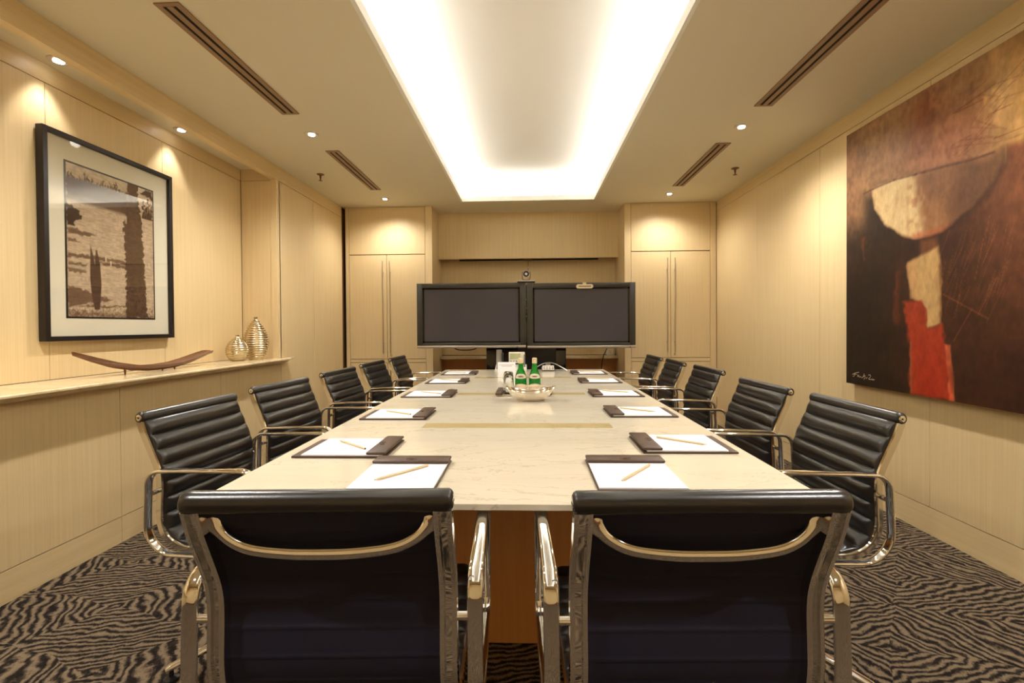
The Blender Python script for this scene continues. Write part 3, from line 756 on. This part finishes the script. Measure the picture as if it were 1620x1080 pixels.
# pan-tilt camera standing on the screens
pc = root('conference_camera', (-.027, 5.13, 1.6225), 0, 'round silver conference camera standing on top of the screens', 'camera')
mk('foot_plate', bbox(-.098,.098,-.055,.055,.012,.022,.004), M['white_plastic'], pc, 40)
mk('foot_base', bbox(-.094,.094,-.050,.050,0,.012,.003), M['black_plastic'], pc, 40)
yk = catmull([(-.040,0,.118),(-.043,0,.075),(-.040,0,.042),(-.025,0,.030),(0,0,.028),(.025,0,.030),(.040,0,.042),(.043,0,.075),(.040,0,.118)],5)
mk('yoke', sweep(yk, lambda i,t: ell(.022,.0045,10), (0,1,0)), M['dark_metal'], pc, 50)
mk('neck', cyl((0,0,.021),(0,0,.030),.02,16), M['black_plastic'], pc, 40)
hd = mk('head', move(lathe([(.010,-.040),(.030,-.036),(.037,-.02),(.038,.02),(.037,.034),(.034,.036)], 28), (0,0,.092), 0, PI/2), M['white_plastic'], pc, 40)
mk('lens', move(lathe([(.033,.034),(.033,.0375),(.018,.039),(.014,.036),(.002,.035)], 24), (0,0,.092), 0, PI/2), M['lens'], hd, 40)
# beige sensor bar clipped to the right-hand screen
sb = root('sensor_bar', (.597, TVY-.008, 1.573), 0, 'small beige sensor bar clipped on the screen nearer the painting wall', 'sensor')
bar = [(.068+.022*math.cos(a), .022*math.sin(a)) for a in np.linspace(-PI/2,PI/2,9)]+[(-.068+.022*math.cos(a), .022*math.sin(a)) for a in np.linspace(PI/2,1.5*PI,9)]
mk('case', prism(bar, 'y', -.022, .0075), M['foil'], sb, 40)
mk('grille', box(-.066,.066,-.0235,-.022,-.007,.007), M['grey_plastic'], sb)
mk('clip', join(box(-.022,.018,-.012,.0,.02,.045), box(-.022,.018,-.012,.03,.0415,.045)), M['foil'], sb)
# projection screen slot under the bulkhead
pj = root('projection_screen', (0, 6.05, bz-.004), 0, 'black rolled projection screen slot with pull cord under bulkhead', 'projection screen')
mk('slot_bar', box(-.886,.881,-.02,.02,-.006,.012), M['slot'], pj)
mk('pull_tab', bbox(-.06,.04,-.028,-.015,-.016,.004,.003), M['walnut'], pj)
mk('pull_cord', cyl((-.008,-.028,-.014),(-.006,-.028,-.24),.0028,8), M['brown_leather'], pj)
mk('bead', move(lathe([(.002,-.008),(.006,-.004),(.006,.004),(.002,.008)],10), (-.007,-.028,-.10)), M['white_plastic'], pj, 60)
# plug, adapter and cables
pa = root('power_socket', (1.045, 6.118, .776), 0, 'white power adapter on the marble shelf behind the screens', 'adapter')
mk('case', bbox(-.05,.05,-.03,.03,0,.075,.008), M['white_plastic'], pa, 40)
mk('face', move(lathe([(.026,0),(.026,.004),(.022,.005),(.002,.005)],18), (0,-.03,.038),0,PI/2), M['foil'], pa, 40)
tag(mk('power_cable', tube(catmull([(.99,6.06,.86),(.965,6.0,.83),(.945,5.98,.80),(.93,5.97,.76),(.90,5.95,.60),(.88,5.93,.3),(.87,5.92,.012)],6), .006), M['black_plastic'], None, 60), 'black power cable hanging from the shelf to the floor', 'cable')
tag(mk('screen_cable', tube(catmull([(-.86,5.17,.955),(-.80,5.17,.905),(-.70,5.17,.893),(-.60,5.17,.905),(-.53,5.17,.955)],6), .006), M['black_plastic'], None, 60), 'black cable loop sagging below the screen nearer the ledge wall', 'cable')

# ------------------------------------------------------------------ framed print
FY0, FY1, FZ0, FZ1 = 2.34, 3.22, 1.089, 2.206
fr = root('framed_print', (XN, (FY0+FY1)/2, FZ0), 0, 'black framed sepia landscape print with ivory mat above ledge', 'picture')
hw, hh = (FY1-FY0)/2, FZ1-FZ0; fw = .026
mk('frame', join(bbox(.006,.046,-hw,-hw+fw,0,hh,.002), bbox(.006,.046,hw-fw,hw,0,hh,.002), bbox(.006,.046,-hw+fw,hw-fw,0,fw,.002), bbox(.006,.046,-hw+fw,hw-fw,hh-fw,hh,.002)), M['frame_black'], fr)
mk('mount_board', box(.010,.024,-hw+fw,hw-fw,fw,hh-fw), M['mat_board'], fr)
mk('backing', box(.001,.010,-hw+.02,hw-.02,.02,hh-.02), M['walnut'], fr)
mk('glass_pane', box(.034,.036,-hw+fw,hw-fw,fw,hh-fw), M['pane'], fr)
def painted(name, img, org, ua, va, mat, parent):
    """img[h,w,3] srgb 0..1 -> grid mesh with one colour per vertex"""
    h, wd, _ = img.shape
    uu, vv = np.meshgrid(np.linspace(0,1,wd), np.linspace(0,1,h))
    P = np.array(org)[None,None]+uu[...,None]*np.array(ua)[None,None]+vv[...,None]*np.array(va)[None,None]
    idx = np.arange(h*wd).reshape(h,wd)
    F = np.stack([idx[:-1,:-1],idx[:-1,1:],idx[1:,1:],idx[1:,:-1]],-1).reshape(-1,4)
    me = bpy.data.meshes.new(name); me.from_pydata(P.reshape(-1,3).tolist(), [], F.tolist())
    at = me.color_attributes.new('paint','FLOAT_COLOR','POINT')
    lin = np.where(img<=.04045, img/12.92, ((np.clip(img,0,1)+.055)/1.055)**2.4)
    at.data.foreach_set('color', np.concatenate([lin,np.ones((h,wd,1))],-1).astype(np.float32).ravel())
    for p in me.polygons: p.use_smooth = True
    return link(name, me, mat, parent)
def C(r,g,b): return np.array([r,g,b])/255.
def smooth_noise(h, wd, sy, sx):
    g = rng.random((sy+2, sx+2)); yi = np.linspace(0,sy,h); xi = np.linspace(0,sx,wd)
    y0 = yi.astype(int); x0 = xi.astype(int); fy = (yi-y0)[:,None]; fx = (xi-x0)[None]
    fy = fy*fy*(3-2*fy); fx = fx*fx*(3-2*fx)
    return (g[y0][:,x0]*(1-fy)*(1-fx)+g[y0+1][:,x0]*fy*(1-fx)+g[y0][:,x0+1]*(1-fy)*fx+g[y0+1][:,x0+1]*fy*fx)
def poly_mask(X, Y, pts, soft):
    """soft-edged polygon: inside by ray crossing, edge by distance"""
    ins = np.zeros(X.shape, bool); dist = np.full(X.shape, 9.0); n = len(pts)
    for i in range(n):
        (x1,y1),(x2,y2) = pts[i], pts[(i+1)%n]
        c = ((y1>Y)!=(y2>Y)); xx = (x2-x1)*(Y-y1)/((y2-y1) if y2!=y1 else 1e-9)+x1; ins ^= c & (X<xx)
        L2 = (x2-x1)**2+(y2-y1)**2+1e-12; t = np.clip(((X-x1)*(x2-x1)+(Y-y1)*(y2-y1))/L2,0,1)
        dist = np.minimum(dist, np.hypot(X-x1-t*(x2-x1), Y-y1-t*(y2-y1)))
    sd = np.where(ins, dist, -dist)
    return np.clip(.5+sd/soft,0,1)
def lay(img, m, c): return img*(1-m[...,None])+c*m[...,None]
# print: coordinates in metres, (0,0) lower left, .585 x .835
PWd, PHt = .588, .838
h_, w_ = 300, 210
X, Y = np.meshgrid(np.linspace(0,PWd,w_), np.linspace(0,PHt,h_))
jx = (smooth_noise(h_,w_,70,40)-.5)*.022; jy = (smooth_noise(h_,w_,60,40)-.5)*.014
Xj, Yj = X+jx, Y+jy
img = np.ones((h_,w_,3))*C(186,164,134)
img = lay(img, np.clip((Y-.72)/.1,0,1), C(202,186,158))
tex = smooth_noise(h_,w_,180,24)*.6+smooth_noise(h_,w_,40,60)*.4
img *= (.90+.2*tex)[...,None]
DK, MD = C(66,46,30), C(104,78,54)
tl = [(0,.645),(0,.775),(.02,.79)]
x = .02
while x < .36:
    hgt = random.uniform(.765,.83); wdt = random.uniform(.014,.026)
    tl += [(x,.76),(x+wdt*.45,hgt),(x+wdt,.765)]; x += wdt
tl += [(.39,.78),(.39,.645)]
img = lay(img, poly_mask(Xj,Y,tl,.008), DK*1.15)
img = lay(img, poly_mask(X,Y,[(0,.637),(.39,.637),(.39,.69),(0,.665)],.02)*.8, MD)
for cx_, tp in ((.515,.76),(.535,.73),(.555,.78),(.575,.75)):
    img = lay(img, poly_mask(Xj,Y,[(cx_-.011,.645),(cx_+.011,.645),(cx_+.004,tp),(cx_-.004,tp)],.006), DK*1.2)
img = lay(img, poly_mask(Xj,Yj,[(.50,.805),(.53,.835),(.588,.835),(.588,.775),(.56,.79)],.008), DK*1.2)
img = lay(img, poly_mask(Xj,Yj,[(0,.616),(.05,.60),(.092,.565),(.09,.54),(.05,.53),(.045,.497),(0,.496)],.006), DK)
for pts, k in (([(0,.478),(.06,.485),(.18,.468),(.08,.452),(0,.455)],.9), ([(0,.43),(.05,.425),(.085,.413),(0,.405)],.85),
               ([(0,.345),(.15,.350),(.37,.345),(.37,.325),(.2,.33),(0,.325)],.9), ([(0,.30),(.12,.296),(.1,.285),(0,.28)],.85), ([(.17,.325),(.37,.32),(.37,.30),(.22,.305)],.9),
               ([(0,.268),(.11,.26),(.08,.245),(0,.245)],.8), ([(0,.165),(.06,.16),(.14,.135),(.28,.105),(.2,.088),(.1,.075),(0,.05)],.9)):
    img = lay(img, poly_mask(Xj,Yj,pts,.008)*k, MD)
img = lay(img, poly_mask(X,Yj,[(0,0),(.588,0),(.588,.018),(0,.03)],.02)*(.35+.65*smooth_noise(h_,w_,90,70)), MD)
img = lay(img, np.clip((smooth_noise(h_,w_,120,90)-.55)*4,0,1)*np.clip((.10-Y)/.08,0,1)*.7, MD)
img = lay(img, poly_mask(X,Yj,[(.02,.062),(.37,.072),(.37,.066),(.2,.055)],.004)*.8, MD)
sm = [(.135,.406),(.150,.36),(.161,.33),(.168,.386),(.182,.385),(.194,.306),(.202,.187),(.19,.05),(.158,.045),(.140,.13),(.132,.226)]
img = lay(img, poly_mask(X,Y,[(.137,.408),(.150,.365),(.163,.30),(.17,.386),(.178,.386),(.196,.306),(.203,.187),(.19,.045),(.158,.042),(.140,.13),(.132,.226)],.005), C(84,60,40))
big = [(.398,.838),(.464,.85),(.475,.757),(.497,.62),(.505,.428),(.52,.214),(.533,.0),(.370,.0),(.371,.25),(.368,.485),(.356,.58),(.362,.60),(.378,.585),(.382,.625),(.390,.744)]
img = lay(img, poly_mask(Xj,Yj,big,.006), C(92,68,44))
dm = poly_mask(Xj,Yj,big,.006)*np.clip((smooth_noise(h_,w_,60,50)-.35)*2,0,1)
img = lay(img, dm*.5, DK)
for px_, py_ in ((.232,.325),(.265,.305),(.548,.33)):
    img = lay(img, poly_mask(X,Y,[(px_,py_),(px_+.006,py_),(px_+.008,py_+.03),(px_-.003,py_+.03)],.003), C(214,192,160))
by0 = 2.478-(FY0+FY1)/2; bz0 = 1.222-FZ0
mk('print_border', box(.0242,.0252, by0-.010, by0+PWd+.010, bz0-.010, bz0+PHt+.010), M['frame_black'], fr)
pr_o = painted('print', img, (.0262,by0,bz0), (0,PWd,0), (0,0,PHt), M['print'], fr)

# ------------------------------------------------------------------ abstract painting on the right wall
cw, cb, ct = 1.70, .757, 2.405
pn = root('abstract_painting', (XR, 3.25, cb), 0, 'large abstract oil painting in brown, cream and red', 'painting')
mk('stretcher_frame', join(box(-.022,-.001,-cw+.05,-.05,.03,.07), box(-.022,-.001,-cw+.05,-.05,ct-cb-.07,ct-cb-.03), box(-.022,-.001,-.09,-.05,.07,ct-cb-.07), box(-.022,-.001,-cw+.05,-cw+.09,.07,ct-cb-.07)), M['walnut'], pn)
mk('canvas_body', box(-.046,-.022,-cw,0,0,ct-cb), M['frame_black'], pn)
n_ = 300
A_, B_ = np.meshgrid(np.linspace(0,cw,n_), np.linspace(cb,ct,n_))
N1 = smooth_noise(n_,n_,18,30); N2 = smooth_noise(n_,n_,60,90); N3 = smooth_noise(n_,n_,5,6); N4 = smooth_noise(n_,n_,40,12)
ja = A_+(N2-.5)*.03+(N1-.5)*.03; jb = B_+(smooth_noise(n_,n_,50,50)-.5)*.03+(N3-.5)*.05
# dark ground
img = np.ones((n_,n_,3))*C(40,28,18)
img = lay(img, np.clip((A_-.28)/.35,0,1)*.8, C(66,36,20)); img = lay(img, np.clip((A_-.8)/.3,0,1)*np.clip((jb-1.0)/.7,0,1), C(108,64,38))
img = lay(img, np.clip((A_-1.0)/.4,0,1)*.5*np.clip((1.3-jb)/.4,0,1), C(30,18,12))
img = lay(img, np.clip((jb-1.45)/.4,0,1)*np.clip((.4-ja)/.3,0,1)*.6, C(70,50,34))
# upper field: warm pinkish brown
up = np.clip((jb-(1.86+.02*np.sin(A_*5)))/.12,0,1)*np.where(A_<1.06,1,np.clip((jb-1.93)/.03,0,1))
up = np.maximum(up, np.clip((jb-1.70)/.15,0,1)*np.clip((.22-ja)/.08,0,1)*.8)
field = np.ones((n_,n_,3))*C(140,104,68)
field = lay(field, np.clip((.20-ja)/.2,0,1)*.7, C(112,76,52))
field = lay(field, np.exp(-((ja-.75)/.28)**2-((jb-2.08)/.18)**2)*.9, C(160,104,72))
field = lay(field, np.exp(-((ja-.62)/.10)**2-((jb-2.30)/.16)**2)*.8, C(122,68,40))
field = lay(field, np.exp(-((ja-.40)/.10)**2-((jb-2.12)/.20)**2)*.55, C(166,122,82))
field = lay(field, np.clip((ja-.92)/.2,0,1)*.9, C(160,122,68))
field = lay(field, np.exp(-((ja-1.02)/.07)**2-((jb-2.22)/.15)**2)*.7, C(200,160,104))
img = lay(img, up, field)
img = img*(.86+.28*(N4*.5+N2*.5))[...,None]
# half bowl
bowl = [(.235,1.985),(.408,1.99),(.564,1.974),(.73,1.958),(.89,1.938),(.963,1.932),(1.04,1.945),(1.038,1.88),(1.005,1.80),(.95,1.745),(.853,1.685),(.731,1.625),(.642,1.612),(.546,1.622),(.463,1.657),(.341,1.748),(.257,1.865)]
mb = poly_mask(A_+(N2-.5)*.012, B_+(N1-.5)*.012, bowl, .022)
img = lay(img, poly_mask(A_-.012, B_+.014, bowl, .05)*.6, C(48,34,22))
img = lay(img, mb*(1-.55*np.clip((A_-.70)/.2,0,1)), C(146,102,66))
img = lay(img, mb*np.exp(-((ja-.86)/.07)**2-((jb-1.78)/.12)**2)*.8, C(92,60,40))
img = lay(img, mb*np.exp(-((ja-.68)/.09)**2-((jb-1.88)/.14)**2)*.6, C(116,80,54))
img = lay(img, mb*np.clip((.60-ja-(1.95-B_)*(-.12))/.07,0,1), C(206,178,128))
img = lay(img, mb*np.clip((.45-ja)/.2,0,1)*.3, C(186,152,100))
img = lay(img, mb*np.exp(-((ja-.56)/.05)**2)*np.clip((N2-.4)*2,0,1)*.6, C(164,110,72))
img = lay(img, mb*np.clip((1.66-B_)/.03,0,1)*np.clip((ja-.5)/.05,0,1)*.7, C(168,92,58))
rim = [(.162,1.975),(.245,1.982),(.408,1.986),(.564,1.970),(.73,1.954),(.89,1.934),(1.0,1.930)]
for p, q in zip(rim[:-1], rim[1:]):
    t_ = np.clip(((A_-p[0])*(q[0]-p[0])+(B_-p[1])*(q[1]-p[1]))/((q[0]-p[0])**2+(q[1]-p[1])**2),0,1)
    dd = np.hypot(A_-p[0]-t_*(q[0]-p[0]), B_-p[1]-t_*(q[1]-p[1]))
    img = lay(img, np.clip(1-dd/.010,0,1)*(.35+.5*N2), C(70,44,30))
# stem and red block
img = lay(img, poly_mask(A_,B_,[(.60,1.60),(.70,1.60),(.71,1.54),(.60,1.52)],.03)*.7, C(120,74,44))
stem = [(.508,1.492),(.597,1.518),(.707,1.550),(.722,1.43),(.729,1.309),(.722,1.146),(.644,1.122),(.620,1.25),(.539,1.293)]
ms = poly_mask(A_+(N2-.5)*.014, B_, stem, .022)
img = lay(img, ms, C(174,140,90)); img = lay(img, ms*np.clip((.60-ja)/.04,0,1)*.7, C(170,128,84)); img = lay(img, ms*np.clip((ja-.69)/.03,0,1)*.5, C(150,108,62))
red = [(.490,1.276),(.600,1.275),(.632,1.235),(.644,1.122),(.730,1.146),(.756,1.042),(.800,.757),(.529,.757),(.528,1.048),(.496,1.176)]
mr = poly_mask(A_+(N2-.5)*.02, B_+(N1-.5)*.01, red, .022)
img = lay(img, mr, C(150,50,26)); img = lay(img, mr*np.clip((B_-1.02)/.2,0,1)*.55, C(136,54,28)); img = lay(img, mr*np.exp(-((A_-.66)/.07)**2)*np.clip((1.0-B_)/.2,0,1)*.6, C(160,42,22))
img = lay(img, poly_mask(A_+(N2-.5)*.012,B_,[(.752,1.042),(.784,1.040),(.812,.757),(.780,.757)],.010)*(.4+.6*N2), C(192,92,56))
img = lay(img, poly_mask(A_,B_,[(.529,1.05),(.540,1.05),(.545,.757),(.533,.757)],.010)*.8, C(150,92,54))
img = lay(img, poly_mask(ja,B_,[(.42,1.45),(.455,1.45),(.45,1.15),(.425,1.15)],.03)*.55, C(112,50,26))
img = lay(img, poly_mask(ja,B_,[(.155,1.70),(.185,1.70),(.18,1.55),(.16,1.55)],.02)*.55, C(118,62,34))
# scratches
def scratch(a0, b0, a1, b1, c, k, wd=.004):
    global img
    t_ = np.clip(((A_-a0)*(a1-a0)+(B_-b0)*(b1-b0))/((a1-a0)**2+(b1-b0)**2),0,1)
    img = lay(img, np.clip(1-np.hypot(A_-a0-t_*(a1-a0), B_-b0-t_*(b1-b0))/wd,0,1)*k, c)
for _ in range(60):
    a0, b0 = random.uniform(.72,1.1), random.uniform(1.30,1.66); L_ = random.uniform(.08,.25); an = random.uniform(.9,1.35)
    scratch(a0, b0, a0-L_*math.cos(an)*.7, b0-L_*math.sin(an), C(150,96,52), random.uniform(.12,.38), .003)
for _ in range(30):
    a0, b0 = random.uniform(.78,1.05), random.uniform(1.95,2.25); L_ = random.uniform(.08,.22); an = random.uniform(-.7,.7)
    scratch(a0, b0, a0+L_*math.cos(an), b0+L_*math.sin(an), C(104,58,34), random.uniform(.25,.6))
scratch(.74,1.30,.98,1.17,C(140,84,48),.7); scratch(.80,1.06,.90,1.22,C(140,72,40),.7); scratch(.93,1.19,1.02,1.36,C(140,84,48),.5); scratch(.97,1.15,1.06,1.33,C(130,74,42),.4)
painted('paint_layer', img, (-.0466,0,0), (0,-cw,0), (0,0,ct-cb), M['oil'], pn)
# signature strokes, lower left
def sig(pts): return sweep(catmull([(-.0472, -a, b-cb) for a, b in pts],4), lambda i,t: ell(.0014,.0006,6), (0,0,1))
s0 = .060
S = [sig([(s0,.818),(s0+.02,.828),(s0+.05,.836),(s0+.062,.838)]), sig([(s0+.004,.806),(s0+.020,.812),(s0+.028,.832)]), sig([(s0+.012,.820),(s0+.04,.824)]),
     sig([(s0+.048,.822),(s0+.052,.808),(s0+.060,.820),(s0+.066,.806),(s0+.076,.812),(s0+.088,.806),(s0+.10,.812),(s0+.104,.824)]),
     sig([(s0+.108,.834),(s0+.112,.812),(s0+.108,.796)]), sig([(s0+.098,.814),(s0+.122,.822)]), sig([(s0+.120,.812),(s0+.128,.806),(s0+.138,.814)]),
     sig([(s0+.146,.828),(s0+.160,.832),(s0+.166,.822),(s0+.148,.804),(s0+.172,.804)]), sig([(s0+.174,.808),(s0+.180,.802),(s0+.186,.808),(s0+.192,.802),(s0+.200,.808)])]
mk('signature', join(*S), M['pencil'], pn)

# ------------------------------------------------------------------ ledge ornaments
bo = root('wooden_boat_tray', (-2.36, 2.89, lz), 0, 'long curved dark wood boat-shaped tray on the marble ledge', 'ornament')
ys = np.linspace(-.533,.541,40)
zc = np.interp(ys, [-.533,-.42,-.30,-.18,-.06,.06,.18,.30,.42,.50,.541], [.146,.102,.062,.037,.024,.021,.027,.046,.074,.094,.098])
wc = np.interp(ys, [-.533,-.45,-.30,-.10,.10,.30,.42,.50,.535,.541], [.003,.022,.044,.056,.060,.058,.050,.038,.020,.012])
V, F = [], []; m = 16
for y, z, wd in zip(ys, zc, wc):
    dp = .25*wd+.004
    for k in range(9):
        q = -1+2*k/8; V.append((q*wd, y, z+dp*(q*q)+.000))
    for k in range(7):
        q = 1-2*(k+.5)/7; V.append((q*wd*.98, y, z+dp*(q*q)-.008-.008*(1-q*q)))
for j in range(len(ys)-1):
    for k in range(m): F.append((j*m+k, j*m+(k+1)%m, (j+1)*m+(k+1)%m, (j+1)*m+k))
F.append(tuple(range(m))[::-1]); F.append(tuple(range((len(ys)-1)*m, len(ys)*m)))
mk('hull', (V,F), M['walnut'], bo, 40)
for x, y in ((0,-.215),(-.022,.095),(.022,.14)):
    zt = float(np.interp(y, ys, zc))-.002
    mk('foot', cyl((x,y,zt),(x*1.1,y,0),.008,10,.0035), M['walnut'], bo, 40)
mk('wood_plug', cyl((.02,.085,.026),(.02,.085,.0295),.006,10), M['frame_black'], bo)
def vase(x, y, rz, hgt, rad, prof, flat, label, nr):
    r = root('ribbed_vase', (x,y,lz), rz, label, 'vase', 'metallic vases on the ledge')
    P = []; base = catmull(prof, 60); 
    for q, z in base:
        rib_ = .0042*math.sin(2*PI*z*nr)*min(1,max(0,(z-.015)/.05))*(1 if z < .93 else 0)
        P.append((max(.001, q*rad+rib_*(hgt/.36)), z*hgt))
    P = P[::2]
    mk('body', lathe(P, 40, 1, flat), M['gold'], r, 70)
    mk('mouth', lathe([(prof[-1][0]*rad*.6,hgt-.003),(prof[-1][0]*rad*1.25,hgt-.001),(prof[-1][0]*rad*1.25,hgt+.006),(prof[-1][0]*rad*.7,hgt+.006),(prof[-1][0]*rad*.6,hgt-.002)], 20, 1, max(flat,.7)), M['gold'], r, 50)
vase(-2.318, 3.93, math.radians(20), .355, .098, [(.50,0),(.62,.04),(.80,.14),(.95,.28),(1.0,.40),(.95,.52),(.80,.66),(.55,.80),(.30,.90),(.14,.955),(.13,1.0)], .55, 'tall metallic ribbed teardrop vase on ledge', 19)
vase(-2.375, 3.765, math.radians(28), .205, .086, [(.42,0),(.62,.04),(.88,.18),(1.0,.38),(.95,.55),(.75,.72),(.45,.85),(.20,.94),(.13,.97),(.13,1.0)], .6, 'short round metallic ribbed vase on ledge beside the tall one', 12)
